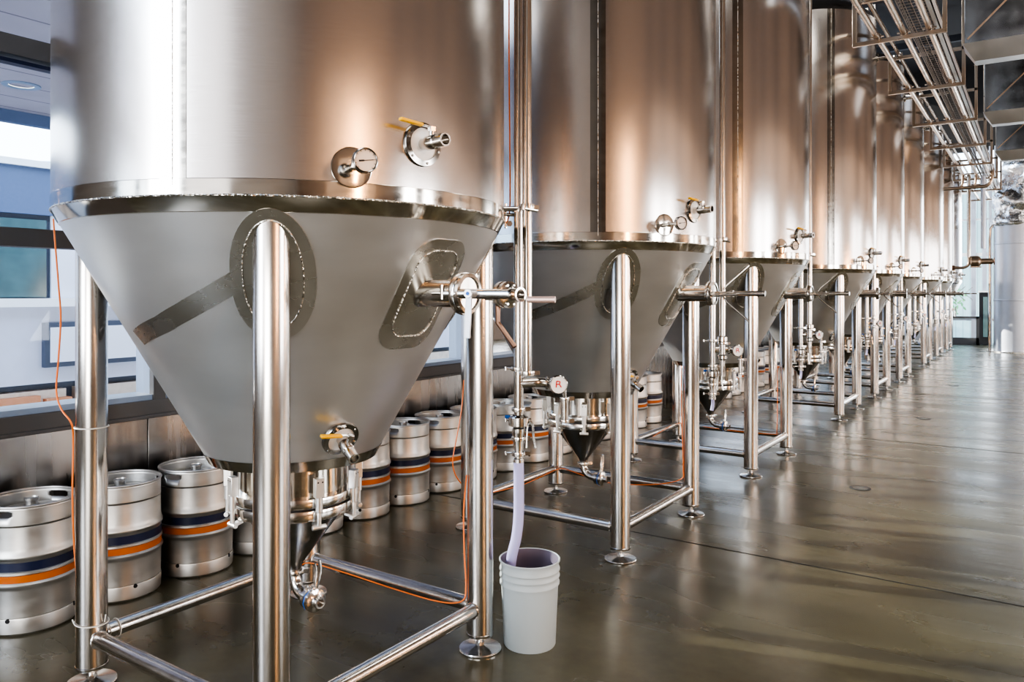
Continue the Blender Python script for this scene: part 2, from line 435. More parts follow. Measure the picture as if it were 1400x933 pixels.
def build_tank(variant, label):
    root = thing('fermentation_tank', (0, 0, 0), label, 'tank', 'steel fermentation tanks in one long row')
    # shell
    s = MB(); s.lathe([(TR, ZJ), (TR, 2.6), (TR, 3.4), (TR, 4.2), (TR, ZT)], 160); s.build('shell', M['shell'], root)
    s = MB(); s.lathe([(TR, ZT), (TR-.03, ZT+.07), (TR-.13, ZT+.16), (TR*.6, ZT+.26), (TR*.3, ZT+.31), (.09, ZT+.32), (.09, ZT+.40), (0, ZT+.40)], 96); s.build('dome_top', M['shell'], root)
    s = MB(); s.lathe([(TR+.0005, ZJ+.052), (TR+.003, ZJ+.050), (TR+.003, ZJ+.002), (TR+.001, ZJ), (cone_r(ZJ-.045)+.003, ZJ-.047), (cone_r(ZJ-.05), ZJ-.049)], 160)
    s.build('polished_band', M['polish'], root)
    s = MB(); s.torus((0, 0, ZJ), (0, 0, 1), TR+.0022, .0032, 160, 6); s.build('weld_bead', M['weld'], root)
    az = -64 if variant == 'first' else -55.5
    st = MB()
    for k in range(8):
        a0 = az-2.9+5.8*k/8; a1 = az-2.9+5.8*(k+1)/8
        for q in range(6):
            z0 = ZJ+.05+(ZT-ZJ-.05)*q/6; z1 = ZJ+.05+(ZT-ZJ-.05)*(q+1)/6
            st.quad(polar(a0, TR+.0015, z0), polar(a1, TR+.0015, z0), polar(a1, TR+.0015, z1), polar(a0, TR+.0015, z1))
    bmesh.ops.remove_doubles(st.bm, verts=st.bm.verts, dist=1e-5)
    sp = st.build('seam_strip', M['polish' if variant == 'first' else 'darkreflect'], root)  # later tanks: dark reflection painted in as a darker steel
    w = MB(); w.path([polar(az, TR+.002, ZJ+.03), polar(az, TR+.002, ZT)], .0017, 5); w.build('seam_weld', M['weld'], sp)
    # cone
    s = MB(); s.lathe([(TR, ZJ), (cone_r(1.6), 1.6), (cone_r(1.3), 1.3), (cone_r(1.05), 1.05), (CR, ZC), (CR-.006, ZC-.012), (.22, ZC-.02)], 160)
    s.build('cone', M['cone'], root)
    s = MB(); s.lathe([(cone_r(ZC+.03)+.0025, ZC+.03), (CR+.003, ZC), (CR-.003, ZC-.012)], 128); s.build('cone_rim_band', M['polish'], root)
    # diagonal seam strip on the cone
    st = MB(); N_ = 24; prev = None
    for k in range(N_+1):
        f = k/N_; a, z = seam_az(f)
        cur = (st.bm.verts.new(cone_pt(a+1.6, z-.026, .0015)), st.bm.verts.new(cone_pt(a-1.6, z+.026, .0015)))
        if prev: st.bm.faces.new((prev[0], cur[0], cur[1], prev[1]))
        prev = cur
    st.build('cone_seam_strip', M['pad'], root)
    # neck and flanges
    s = MB(); s.lathe([(.222, ZC-.01), (.222, .745)], 80)
    nk = s.build('neck', M['polish'], root)
    s = MB(); s.lathe([(.215, .748), (.247, .748), (.249, .744), (.249, .715), (.247, .711), (.225, .711)], 96); s.build('flange', M['fit'], nk)
    s = MB(); s.lathe([(.225, .711), (.236, .711), (.236, .702), (.225, .702)], 80); s.build('gasket', M['black'], nk)
    s = MB(); s.lathe([(.225, .702), (.247, .702), (.249, .698), (.249, .664), (.247, .660), (.21, .660)], 96); s.build('flange', M['fit'], nk)
    for k in range(9):
        a = -100+40*k; c = polar(a, .262, 0); t = Vector((-math.sin(R_(a)), math.cos(R_(a)), 0)); n = polar(a, 1, 0)
        b_ = MB()
        rot = Matrix((n, t, Vector((0, 0, 1)))).transposed()
        b_.box(c + n*.006 + Vector((0, 0, .795)), (.030, .036, .075), rot)
        b_.tube(c + n*.008 + Vector((0, 0, .762)), c + n*.008 + Vector((0, 0, .70)), .014, n=14)
        b_.tube(c + n*.008 + Vector((0, 0, .70)), c + n*.008 + Vector((0, 0, .638)), .009, n=12)
        b_.tube(c + n*.008 - t*.028 + Vector((0, 0, .642)), c + n*.008 + t*.028 + Vector((0, 0, .642)), .010, n=12)
        b_.bar(c - n*.03 + Vector((0, 0, .652)), c + n*.012 + Vector((0, 0, .640)), .03, .012)
        o = b_.build('swing_bolt', M['bolt'], nk, .002)
        h = MB()
        for dt in (-.009, .009):
            h.lathe([(0, .0006), (.0035, .0006)], 8, c + n*.0212 + t*dt + Vector((0, 0, .818)), n)
        h.build('bolt_hole', M['dark'], o)
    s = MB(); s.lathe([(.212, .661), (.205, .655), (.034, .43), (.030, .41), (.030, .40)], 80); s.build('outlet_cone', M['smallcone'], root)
    # outlet elbow and drain valve
    oz = -8 if variant == 'first' else -4
    od = polar(oz, 1, 0)
    e = MB()
    e.lathe([(.030, .41), (.030, .385), (.026, .38)], 24)
    pts = [(0, 0, .40)] + [tuple(od*(.075*(1-math.cos(a))) + Vector((0, 0, .385-.075*math.sin(a)))) for a in [PI/2*k/8 for k in range(9)]] + [tuple(od*.10+Vector((0, 0, .31)))]
    e.path(pts, .024, 20)
    clamp_ring(e, (0, 0, .392), (0, 0, 1), .040)
    elb = e.build('outlet_elbow', M['pipe'], root)
    vc = od*.135 + Vector((0, 0, .31))
    v = MB()
    v.lathe([(.026, -.05), (.026, -.034), (.042, -.032), (.042, -.014), (.036, -.012), (.036, .006), (.046, .008), (.046, .020), (.028, .024), (.022, .028), (.022, .055), (.0155, .055), (.0145, .03), (0, .03)], 32, vc, od)
    dv = v.build('drain_valve', M['fit'], elb)
    sd = Vector((-od.y, od.x, 0)); up = Vector((0, 0, 1))
    h = MB()
    b0 = vc + up*.038 + sd*.012
    h.tube(vc+up*.03, vc+up*.055, .010, n=12)
    h.path([b0, b0+up*.03+sd*.012, b0+up*.075+sd*.022, b0+up*.115+sd*.018], lambda t: .0085-.003*abs(t-.4), 10, smooth=4)
    h.path([b0, b0+up*.03-sd*.004, b0+up*.075+sd*.002, b0+up*.105-sd*.002], .005, 10, smooth=4)
    h.build('valve_handle', M['fit'], dv)
    bl = MB(); bl.lathe([(.0455, -.004), (.0455, .002)], 10, vc - up*.004, od); bl.build('valve_seal', M['blue'], dv)
    # legs with pads and feet
    for k, (x, y) in enumerate(LEGS):
        a = math.degrees(math.atan2(y, x)); rr = math.hypot(x, y)
        lg = MB(); n = 40; A = []; B = []
        for i in range(n):
            px = x + LEG_R*math.cos(2*PI*i/n); py = y + LEG_R*math.sin(2*PI*i/n)
            r = math.hypot(px, py); zt = min(ZJ-.03, ZC + (r-CR)/SL + .006)
            A.append(lg.bm.verts.new((px, py, .065))); B.append(lg.bm.verts.new((px, py, zt)))
        lg.bridge(A, B); lg.bm.faces.new(list(reversed(A))); lg.bm.faces.new(B)
        L = lg.build('leg', M['leg'], root, sharp=50)
        wl = MB(); pts = []
        for i in range(41):
            t = 2*PI*i/40; px = x + (LEG_R+.002)*math.cos(t); py = y + (LEG_R+.002)*math.sin(t)
            r = math.hypot(px, py); pts.append((px, py, ZC + (r-CR)/SL + .002))
        wl.path(pts, .004, 6, caps=False); wl.build('weld_bead', M['weld'], L)
        ft = MB(); ft.lathe([(0, .0), (.092, .0), (.093, .006), (.090, .011), (.03, .018), (.018, .022)], 56, (x, y, .001)); ft.tube((x, y, .018), (x, y, .075), .013, n=16); ft.tube((x, y, .018), (x, y, .035), .020, n=6)
        ft.build('foot', M['dish'], L)
        cp = MB(); cp.lathe([(0, .066), (LEG_R*.99, .066), (LEG_R+.002, .070), (LEG_R+.002, .078), (LEG_R, .080)], 40, (x, y, 0)); cp.build('end_cap', M['leg'], L)
        z0 = 1.60
        pd = MB(); ol = pad_outline(.135, .245, .235); cone_patch(pd, a, z0, ol); P = pd.build('leg_pad', M['pad'], root)
        wp = MB(); cone_outline_tube(wp, a, z0, pad_outline(.095, .205, .19), .0022); wp.build('weld_line', M['weld'], P)
    for k in range(4):
        (x0, y0), (x1, y1) = LEGS[k], LEGS[(k+1) % 4]
        d = Vector((x1-x0, y1-y0, 0)).normalized(); zz = BEAM_Z
        p0 = Vector((x0, y0, zz)) + d*LEG_R*.9; p1 = Vector((x1, y1, zz)) - d*LEG_R*.9
        bt = MB(); bt.tube(p0, p1, .031, n=28); 
        for q in (p0+d*.007, p1-d*.007): bt.torus(q, d, .0315, .004, 28, 6)
        bt.build('brace', M['leg'], root, sharp=50)
    # racking port on the cone, facing the aisle (+X)
    pz = EYE
    pp = MB(); cone_patch(pp, 1, 1.545, round_rect(.15, .228, .10), rings=6); P = pp.build('port_pad', M['pad'], root)
    wp = MB(); cone_outline_tube(wp, 1, 1.55, round_rect(.108, .178, .07), .0026); wp.build('weld_line', M['weld'], P)
    r0 = cone_r(pz)
    pt = MB(); pt.lathe([(.049, r0-.03), (.049, r0+.175), (.062, r0+.178), (.071, r0+.184), (.071, r0+.212), (.058, r0+.214), (.056, r0+.208), (.015, r0+.206), (0, r0+.206)], 48, (0, 0, pz), (1, 0, 0))
    clamp_ring(pt, (r0+.186, 0, pz), (1, 0, 0), .074, .022)
    po = pt.build('racking_port', M['pipe'], root)
    if variant == 'first':
        y1 = -.045
        a_ = MB(); a_.tube((r0+.14, y1-.018, pz), (r0+.40, y1+.02, pz-.002), .017, n=20); a_.tube((r0+.10, y1-.018, pz), (r0+.14, y1-.018, pz), .010, n=10)
        a_.tube((r0+.15, y1-.03, pz-.02), (r0+.15, y1-.03, pz+.03), .008, n=10)
        ar = a_.build('racking_arm', M['pipe'], po)
        a_ = MB(); c = Vector((r0+.36, y1+.055, pz-.004)); ax = Vector((.97, -.24, 0)).normalized()
        a_.lathe([(.020, -.10), (.020, -.03), (.038, -.028), (.046, -.020), (.046, -.006), (.038, -.003), (.038, .003), (.046, .006), (.046, .018), (.034, .022), (.021, .03), (.021, .065), (.025, .068), (.025, .074), (.019, .074), (.017, .05), (0, .05)], 32, c, ax)
        for k in range(6):
            t = 2*PI*k/6; a_.tube(c + Vector((0, .036*math.cos(t), .036*math.sin(t))) + ax*.014, c + Vector((0, .036*math.cos(t), .036*math.sin(t))) + ax*.026, .004, n=6)
        a_.build('valve_body', M['fit'], po)
        a_ = MB(); q = Vector((r0+.275, y1-.03, pz)); a_.tube(q-Vector((0, .012, 0)), q+Vector((0, .03, 0)), .014, n=16)
        a_.bar(q + Vector((0, -.01, 0)), q + Vector((-.006, -.012, -.15)), .006, .024, (1, 0, 0)); a_.lathe([(0, .0), (.0145, .0), (.0145, .004), (0, .004)], 20, q-Vector((0, .016, 0)), (.4, -1, 0))
        hd = a_.build('white_handle', M['handle'], po, .001)
        a_ = MB(); a_.lathe([(0, .0), (.0065, .0)], 16, q-Vector((-.0015, .0205, 0)), (.4, -1, 0)); a_.build('blue_dot', M['blue'], hd)
        a_ = MB(); q = Vector((r0+.33, y1+.05, pz-.04)); a_.path([q, q+Vector((0, 0, -.06)), q+Vector((.07, .0, -.14))], .009, 8); a_.build('bronze_handle', M['bronze'], po)
        a_ = MB(); q = Vector((r0+.45, y1+.05, pz-.02)); a_.tube(q, q+Vector((.09, .03, 0)), .011, n=14); a_.build('copper_grip', plain('copper_tube', (.72, .52, .45), .35, .6), po)
    else:
        a_ = MB(); a_.tube((r0+.19, 0, pz), (r0+.40, 0, pz), .014, n=16); a_.tube((r0+.30, 0, pz), (r0+.33, 0, pz), .021, n=12); a_.tube((r0+.40, 0, pz), (r0+.52, 0, pz), .017, n=14)
        a_.tube((r0+.20, -.03, pz-.012), (r0+.36, -.03, pz-.006), .010, n=12)
        ar = a_.build('racking_arm', M['pipe'], po)
        for sx, sz in ((1, 1), (1, -1)):
            l = MB(); q = Vector((r0+.26, .02, pz)); l.path([q+Vector((.0, .0, sz*.02)), q+Vector((.02, 0, sz*.05)), q+Vector((.15, .03, sz*.17))], .0065, 8); l.build('lever_rod', M['pipe'], ar)
    # instruments on the shell
    thermometer(root, -28.4, 1.948)
    a = -11.8; n = polar(a, 1, 0); t = Vector((n.y, -n.x, 0))
    ball_valve(root, 'sample_valve', polar(a, TR, 2.049), n, t*1.0 - n*.05 + Vector((0, 0, .0)), Vector((0, 0, 1)), .075)
    a = -15.6
    ball_valve(root, 'cone_sample_valve', cone_pt(a, 1.005), cone_n(a), Vector((-.25, -.95, .0)), Vector((.35, .1, .9)), .072)
    # relief bracket and hose near the top of the shell
    q = polar(8, TR, 4.55); br = MB(); br.tube(q - Vector((.02, 0, 0)), q + Vector((.13, 0, 0)), .022, n=16); br.lathe([(0, 0), (.05, 0), (.05, .02), (0, .02)], 24, q, (1, 0, 0))
    bk = br.build('top_nozzle', M['pipe'], root)
    hs = MB(); hs.path([q+Vector((.13, 0, 0)), q+Vector((.05, .03, .14)), q+Vector((-.02, .02, .38)), q+Vector((-.05, 0, .62))], .012, 8, smooth=6); hs.build('top_hose', M['black'], bk)
    return root

TX = -2.557
def tank_y(i): return 2.134 + 2.468*i + (1.037 if i > 2 else 0) + (1.037 if i > 5 else 0)
ORD = ['first', 'second', 'third', 'fourth', 'fifth', 'sixth', 'seventh', 'eighth', 'ninth']
t0 = build_tank('first', 'first and biggest-looking conical steel tank of the row, white-handled racking valve on its cone')
proto = build_tank('other', 'second conical steel tank of the row, directly behind the grey bucket and twin riser pipes')
kids = children_map()
TL = {2: 'third conical steel tank of the row, shaded cone, before the first wider gap',
      3: 'fourth conical steel tank, first one after the wider gap in the row',
      4: 'fifth conical steel tank of the row, middle of the second trio',
      5: 'sixth conical steel tank of the row, last of the second trio',
      6: 'seventh conical steel tank of the row, after the second wider gap',
      7: 'eighth conical steel tank of the row, second from the far end',
      8: 'ninth and last conical steel tank at the far end of the row'}
tanks = [t0, proto] + [copy_tree(proto, (0, 0, 0), TL[i], kids) for i in range(2, 9)]
for i, t in enumerate(tanks): t.location = (TX, tank_y(i), 0)

# ------------------------------------------------------------------ riser pipes beside every tank
def gauge(par, c, n, label):
    n = Vector(n).normalized(); up = Vector((0, 0, 1)); x = up.cross(n).normalized()
    g = MB(); g.lathe([(.010, -.05), (.010, -.02), (.038, -.018), (.042, -.012), (.042, .008), (.038, .012), (.037, .008)], 36, c, n)
    o = g.build('pressure_gauge', M['fit'], par)
    f = MB(); f.lathe([(0, .007), (.038, .007)], 36, c, n); f.build('dial_face', M['white'], o)
    r = MB(); cc = Vector(c)+n*.0085
    for (a0, b0, a1, b1) in ((-.010, .016, -.012, -.012), (-.010, .016, .006, .014), (.006, .014, .003, .002), (-.011, .002, .003, .002), (.003, .002, .012, -.012)):
        r.bar(cc+x*a0+up*b0, cc+x*a1+up*b1, .005, .001, n)
    r.build('red_print', M['red'], o)
    return o
def build_risers(first):
    P1 = Vector((0, 0, 0)); P2 = Vector((.105, -.095, 0)) if not first else Vector((.075, -.045, 0))
    root = thing('riser_pipe', (0, 0, 0), 'tall steel riser pipe with butterfly valve, its lavender hose hanging into the grey bucket', 'pipe', 'riser pipes standing beside the tanks')
    zb = .80
    p = MB(); p.tube((0, 0, 1.02), (0, 0, 5.4), .0212, n=24); p.build('pipe', M['pipe'], root)
    zb2 = 1.20 if first else 1.24
    p = MB(); p.tube((P2.x, P2.y, zb2), (P2.x, P2.y, 5.4), .0205, n=24); p.build('pipe', M['pipe'], root)
    # reducer below the valve
    p = MB(); p.lathe([(.0212, 1.03), (.0212, .955), (.030, .95), (.030, .935), (.029, .93), (.020, .855), (.020, .82), (.024, .815), (.024, .80)], 28); p.build('reducer', M['fit'], root)
    for z, r in ((1.035, .031), (.905, .031), (.838, .030)):
        v = MB(); clamp_ring(v, (0, 0, z), (0, 0, 1), r, .016); v.build('pipe_clamp', M['fit'], root)
    v = MB(); clamp_ring(v, (0, 0, .985), (0, 0, 1), .034, .016)
    v.lathe([(.026, 1.01), (.046, 1.0), (.046, .965), (.026, .955)], 32)
    bv = v.build('butterfly_valve', M['fit'], root)
    h = MB(); q = Vector((.045, .02, .985))
    h.tube((.03, .01, .985), q, .008, n=10)
    h.path([q, q+Vector((.012, .006, -.02)), q+Vector((.016, .008, -.08)), q+Vector((.024, .01, -.12))], .0065, 8, smooth=4)
    h.path([q+Vector((-.006, -.004, 0)), q+Vector((-.012, -.004, -.06)), q+Vector((-.014, -.004, -.12))], .0045, 8, smooth=3)
    h.build('valve_lever', M['fit'], bv)
    h = MB(); h.lathe([(0, 0), (.008, 0), (.008, .02), (0, .02)], 12, (-.055, -.02, 1.0), (1, 0, 0)); h.tube((-.05, -.02, 1.0), (-.03, -.01, 1.0), .004, n=8); h.build('blue_cap', M['blue'], bv)
    h = MB()
    for z in (.985, .838, 1.215): h.tube((-.03, -.01, z), (-.062, -.022, z), .004, n=8); h.tube((-.055, -.02, z-.008), (-.055, -.02, z+.008), .006, n=8)
    h.build('wing_nut', M['fit'], bv)
    # collar that ties both pipes
    c = MB(); clamp_ring(c, (0, 0, 1.215), (0, 0, 1), .033, .018); c.build('pipe_clamp', M['fit'], root)
    c = MB(); clamp_ring(c, (P2.x, P2.y, 1.205), (0, 0, 1), .033, .018); c.tube((P2.x, P2.y, 1.12), (P2.x, P2.y, 1.2), .0212, n=20) if not first else None
    c.build('pipe_clamp', M['fit'], root)
    # wall bracket to the tank
    b_ = MB(); b_.tube((-.14, -.14, 1.925), (.03, -.0, 1.925), .012, n=14); b_.tube((-.14, -.14, 1.90), (-.0, -.0, 1.90), .008, n=10)
    clamp_ring(b_, (0, 0, 1.925), (0, 0, 1), .030, .024); clamp_ring(b_, (P2.x, P2.y, 1.925), (0, 0, 1), .030, .028)
    b_.lathe([(0, 0), (.014, 0), (.014, .01), (0, .01)], 6, (-.03, -.03, 1.86), (.7, -.7, 0)); b_.tube((-.045, -.035, 1.95), (-.045, -.035, 1.84), .006, n=8)
    b_.tube((P2.x+.01, P2.y-.03, 1.915), (P2.x+.055, P2.y+.0, 1.905), .006, n=8)
    b_.build('bracket', M['fit'], root)
    # side branch with gauge, behind
    s = MB(); s.path([(0, .0, 1.15), (.02, .04, 1.15), (.05, .09, 1.15), (.10, .12, 1.145)], .022, 16, smooth=4); s.torus((.08, .11, 1.147), (.8, .5, 0), .024, .007, 24, 6)
    sb = s.build('side_branch', M['pipe'], root)
    gauge(sb, (.145, .10, 1.145), (.75, -.66, 0), '')
    s = MB(); s.tube((.16, .13, 1.08), (.16, .13, .98), .016, n=14); clamp_ring(s, (.16, .13, 1.08), (0, 0, 1), .022, .012); clamp_ring(s, (.16, .13, .98), (0, 0, 1), .022, .012); s.tube((.16, .13, 1.14), (.16, .13, 1.08), .009, n=10)
    s.build('sight_glass', M['fit'], sb)
    if not first:
        s = MB(); s.lathe([(.018, 1.26), (.034, 1.25), (.034, 1.22), (.020, 1.21), (.020, 1.13), (.032, 1.12), (.032, 1.10), (.018, 1.09), (.018, .98)], 24, (P2.x, P2.y, 0)); s.build('lower_valve', M['fit'], root)
        s = MB(); s.path([(0, 0, .81), (.002, .004, .77), (-.004, -.004, .72)], .012, 10, smooth=3); s.build('hose_stub', M['hose'], root)
    return root
RX, RY = -1.905, 2.838
r1 = build_risers(True); r1.location = (RX, RY, 0)
r2 = build_risers(False); r2['label'] = 'twin steel riser pipes with stacked valves between the second and third tanks'
kids = children_map()
def between(i): return f'twin steel riser pipes between the {ORD[i]} and {ORD[i+1]} tanks of the row'
risers = [r1, r2] + [copy_tree(r2, (0, 0, 0), between(i), kids) for i in (2, 3, 4, 5, 6, 7)]
for i, r in enumerate(risers): r.location = (RX, RY + tank_y(i) - tank_y(0), 0)

# ------------------------------------------------------------------ bucket, hose
BX, BY = -1.862, 2.862
bk = thing('bucket', (BX, BY, 0), 'light grey plastic bucket with ribbed rim on the floor beside a tank leg', 'bucket')
b_ = MB()
H = .375
b_.lathe([(.0, .004), (.108, .004), (.113, .0), (.115, .004), (.1265, .268), (.1325, .270), (.1330, .276), (.1275, .283), (.1280, .300), (.1335, .303), (.1335, .308), (.1285, .314), (.1290, .328), (.1340, .331), (.1340, .336), (.1295, .342), (.1300, H-.008), (.135, H-.006), (.136, H), (.132, H+.003), (.128, H)], 72)
b_.build('body', M['bucket'], bk, sharp=50)
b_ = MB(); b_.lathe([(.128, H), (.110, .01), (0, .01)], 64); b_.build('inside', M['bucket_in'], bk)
hz = MB(); rx, ry = RX-BX, RY-BY
hz.path([(RX, RY, .805), (RX+.001, RY, .70), (RX, RY, .56), (RX-.006, RY-.008, .47), (RX-.022, RY-.018, .39), (RX-.034, RY-.016, .32), (RX-.038, RY-.01, .27)], .0235, 24, smooth=8)
ho = hz.build('drain_hose', M['hose']); tag(ho, 'milky lavender hose bending down from the riser valve into the grey bucket', 'hose')

# ------------------------------------------------------------------ kegs
def build_keg():
    root = thing('beer_keg', (0, 0, 0), '', 'keg', 'steel kegs lined up along the window wall')
    K = .59; Rk = .198
    s = MB(); s.lathe([(Rk-.012, .075), (Rk-.004, .082), (Rk-.002, .20), (Rk+.002, .215), (Rk+.007, .222), (Rk+.0075, .230), (Rk+.003, .236), (Rk-.001, .240), (Rk-.001, .272), (Rk+.004, .276), (Rk+.004, .286), (Rk-.001, .290), (Rk-.001, .338), (Rk+.003, .344), (Rk+.0075, .352), (Rk+.007, .360), (Rk+.002, .368), (Rk-.002, .39), (Rk-.004, .488), (Rk-.012, .497), (.17, .520), (.10, .535), (0, .54)], 72)
    s.build('body', M['keg'], root)
    s = MB(); s.lathe([(Rk+.0005, .240), (Rk+.0005, .272)], 72); s.build('orange_band', M['orange'], root)
    s = MB(); s.lathe([(Rk+.0005, .291), (Rk+.0005, .331)], 72); s.build('navy_band', M['navy'], root)
    s = MB(); s.lathe([(Rk-.012, .080), (Rk-.003, .078), (Rk-.001, .070), (Rk-.003, .010), (Rk-.012, .0), (Rk-.02, .004), (Rk-.016, .05)], 72)
    b0 = s.build('bottom_chime', M['keg'], root)
    s = MB()
    for a in (10, 100, 190, 280):
        n = polar(a, 1, 0); s.lathe([(0, .0012), (.010, .0012), (.0105, -.004)], 14, polar(a, Rk-.0015, .070), n)
    s.build('drain_hole', M['dark'], b0)
    # top collar with two hand slots
    bm = MB(); n = 144; zs = [.492, .500, .535, .539, .543, .555, .559, .563, .566, .578]
    rr = lambda z: Rk-.003 if z < .57 else Rk-.001
    ring = [[bm.bm.verts.new((rr(z)*math.cos(2*PI*i/n), rr(z)*math.sin(2*PI*i/n), z)) for i in range(n)] for z in zs]
    half = {2: 12, 3: 14.5, 4: 16, 5: 14.5, 6: 12}
    for j in range(len(zs)-1):
        for i in range(n):
            a = (360*(i+.5)/n)
            d = min(abs((a-c+180) % 360-180) for c in (0, 180))
            if j in half and d < half[j]: continue
            bm.bm.faces.new((ring[j][i], ring[j][(i+1) % n], ring[j+1][(i+1) % n], ring[j+1][i]))
    c = bm.build('top_collar', M['keg'], root, sharp=60)
    sd = c.modifiers.new('thick', 'SOLIDIFY'); sd.thickness = .004
    s = MB(); s.torus((0, 0, .581), (0, 0, 1), Rk-.004, .0065, 72, 10); s.build('rolled_rim', M['keg'], c)
    s = MB(); s.lathe([(.034, .536), (.034, .548), (.027, .55), (.027, .568), (.031, .570), (.031, .580), (.026, .582), (.024, .575), (0, .573)], 32); s.build('valve_neck', M['keg'], root)
    return root
keg = build_keg(); kids = children_map()
spots = [1.73+.432*n for n in range(17)] + [1.73+.432*n for n in range(21, 36)]
KX = -3.95
def keg_label(i):
    if i < 3: return ['steel keg with navy and orange bands, first of the row, cut by the picture edge',
                      'steel keg just behind the front-row first one, seen past the first tank\'s outer leg',
                      'steel keg by the window wall, third in line, next to the first tank\'s bottom flange'][i]
    if i < 17: return f'banded steel keg against the window wall, number {i+1} in line counting from the camera end'
    return f'banded steel keg beyond the break in the line, number {i-16} of the farther group'
for i, y in enumerate(spots):
    k = keg if i == 0 else copy_tree(keg, (0, 0, 0), '', kids)
    k.location = (KX+random.uniform(-.012, .012), y, 0); k.rotation_euler.z = R_(random.choice([-75, -60, -95, -30, -110, 15])+random.uniform(-8, 8))
    if i == 2: k.rotation_euler.z = R_(-72)
    if i == 1: k.rotation_euler.z = R_(-108)
    k['label'] = keg_label(i)
    k['group'] = 'steel kegs lined up along the window wall' if i < 17 else 'steel kegs beyond the break in the line'

# ------------------------------------------------------------------ cables and ties
def px(u, y, X=None, Y=None):
    """point on a vertical plane X=const or Y=const seen at a picture measurement (used while laying out cables)"""
    C, S = math.cos(T_ANG), math.sin(T_ANG); a = (u-700)/F_PX; b = (401.6-y)/F_PX
    d = Vector((-S+a*C, C+a*S, b)); s = X/d.x if X is not None else Y/d.y
    return Vector((d.x*s, d.y*s, EYE+b*s))
def cable(pts, label, r=.0032):
    o = MB().path(pts, r, 8, smooth=5).build('orange_cable', M['cable']); tag(o, label, 'cable', 'thin orange cables'); return o
LX = TX-LH; 
cable([px(73, 300, Y=1.60), px(76, 340, Y=1.55), px(80, 390, Y=1.55), px(83, 435, Y=1.52), px(80, 490, Y=1.52), px(77, 535, Y=1.52), px(84, 560, Y=1.52), px(97, 578, Y=1.52), px(100, 600, Y=1.55), px(99, 680, Y=1.55), px(101, 740, Y=1.56), px(104, 780, Y=1.56)],
      'orange cable dangling past the window and taped down the first tank\'s outer leg', .0035)
cable([px(696, -30, Y=2.82), px(696, 100, Y=2.82), px(697, 200, Y=2.82), px(697, 285, Y=2.82), px(692, 305, Y=2.80)], 'orange cable running straight down between the first tank and the riser pipe')
cable([px(634, 520, X=-2.62), px(631, 560, X=-2.60), px(624, 600, X=-2.60), px(619, 630, X=-2.60), px(622, 648, X=-2.60), px(630, 661, X=-2.6)], 'short orange cable loop hanging beside the kegs behind the thick tank leg', .003)
by = tank_y(0)+LH
cable([px(638, 650, Y=by-.055), px(634, 700, Y=by-.05), px(635, 760, Y=by-.05), px(637, 800, Y=by-.05), px(632, 822, Y=by-.055), px(600, 823, Y=by-.06), px(540, 806, Y=by-.06), px(470, 783, Y=by-.06), px(422, 770, Y=by-.06), px(405, 780, Y=by-.12)],
      'orange cable drooping down the leg by the bucket and along the rear floor brace')
b2 = tank_y(1)+LH
cable([px(672, 674, X=TX-LH+.05), px(712, 664, X=TX-LH+.05), px(740, 652, X=TX-LH+.04), px(766, 641, Y=b2-.05), px(785, 646, Y=b2-.05), px(830, 660, Y=b2-.055), px(890, 663, Y=b2-.055), px(930, 656, Y=b2-.05), px(934, 640, Y=b2-.05), px(933, 600, Y=b2-.05), px(932, 560, Y=b2-.05), px(931, 500, Y=b2-.05)],
      'orange cable along the second tank\'s floor braces and up its rear aisle-side leg')
b3 = tank_y(2)+LH
cable([px(893, 597, X=TX-LH+.05), px(910, 587, X=TX-LH+.05), px(930, 579, Y=b3-.045), px(990, 588, Y=b3-.05), px(1055, 594, Y=b3-.05), px(1062, 588, Y=b3-.05), px(1063, 540, Y=b3-.05), px(1063, 500, Y=b3-.05)], 'orange cable on the third tank\'s rear floor brace and leg')
def tie(c, r, label, axis=(0, 0, 1), tail=None):
    m_ = MB(); m_.torus(c, axis, r, .0022, 36, 6)
    if tail:
        for a, b in tail: m_.tube(a, b, .0025, n=6)
    tag(m_.build('cable_tie', M['tie']), label, 'cable tie', 'nylon cable ties on tank legs')
l0 = Vector((TX-LH, tank_y(0)-LH, 0))
tie(l0+Vector((0, 0, 1.02)), LEG_R+.004, 'pale nylon tie around the first tank\'s outer leg at keg-top height')
tie(l0+Vector((0, 0, .245)), LEG_R+.004, 'pale nylon tie around the first tank\'s outer leg just above the brace', (.06, .05, 1), [(l0+Vector((.06, .02, .25)), l0+Vector((.068, .02, .28))), (l0+Vector((-.05, -.045, .24)), l0+Vector((-.06, -.045, .252)))])
tie(l0+Vector((0, .10, BEAM_Z)), .036, 'pale nylon tie looped round the first tank\'s side brace', (0, 1, 0))

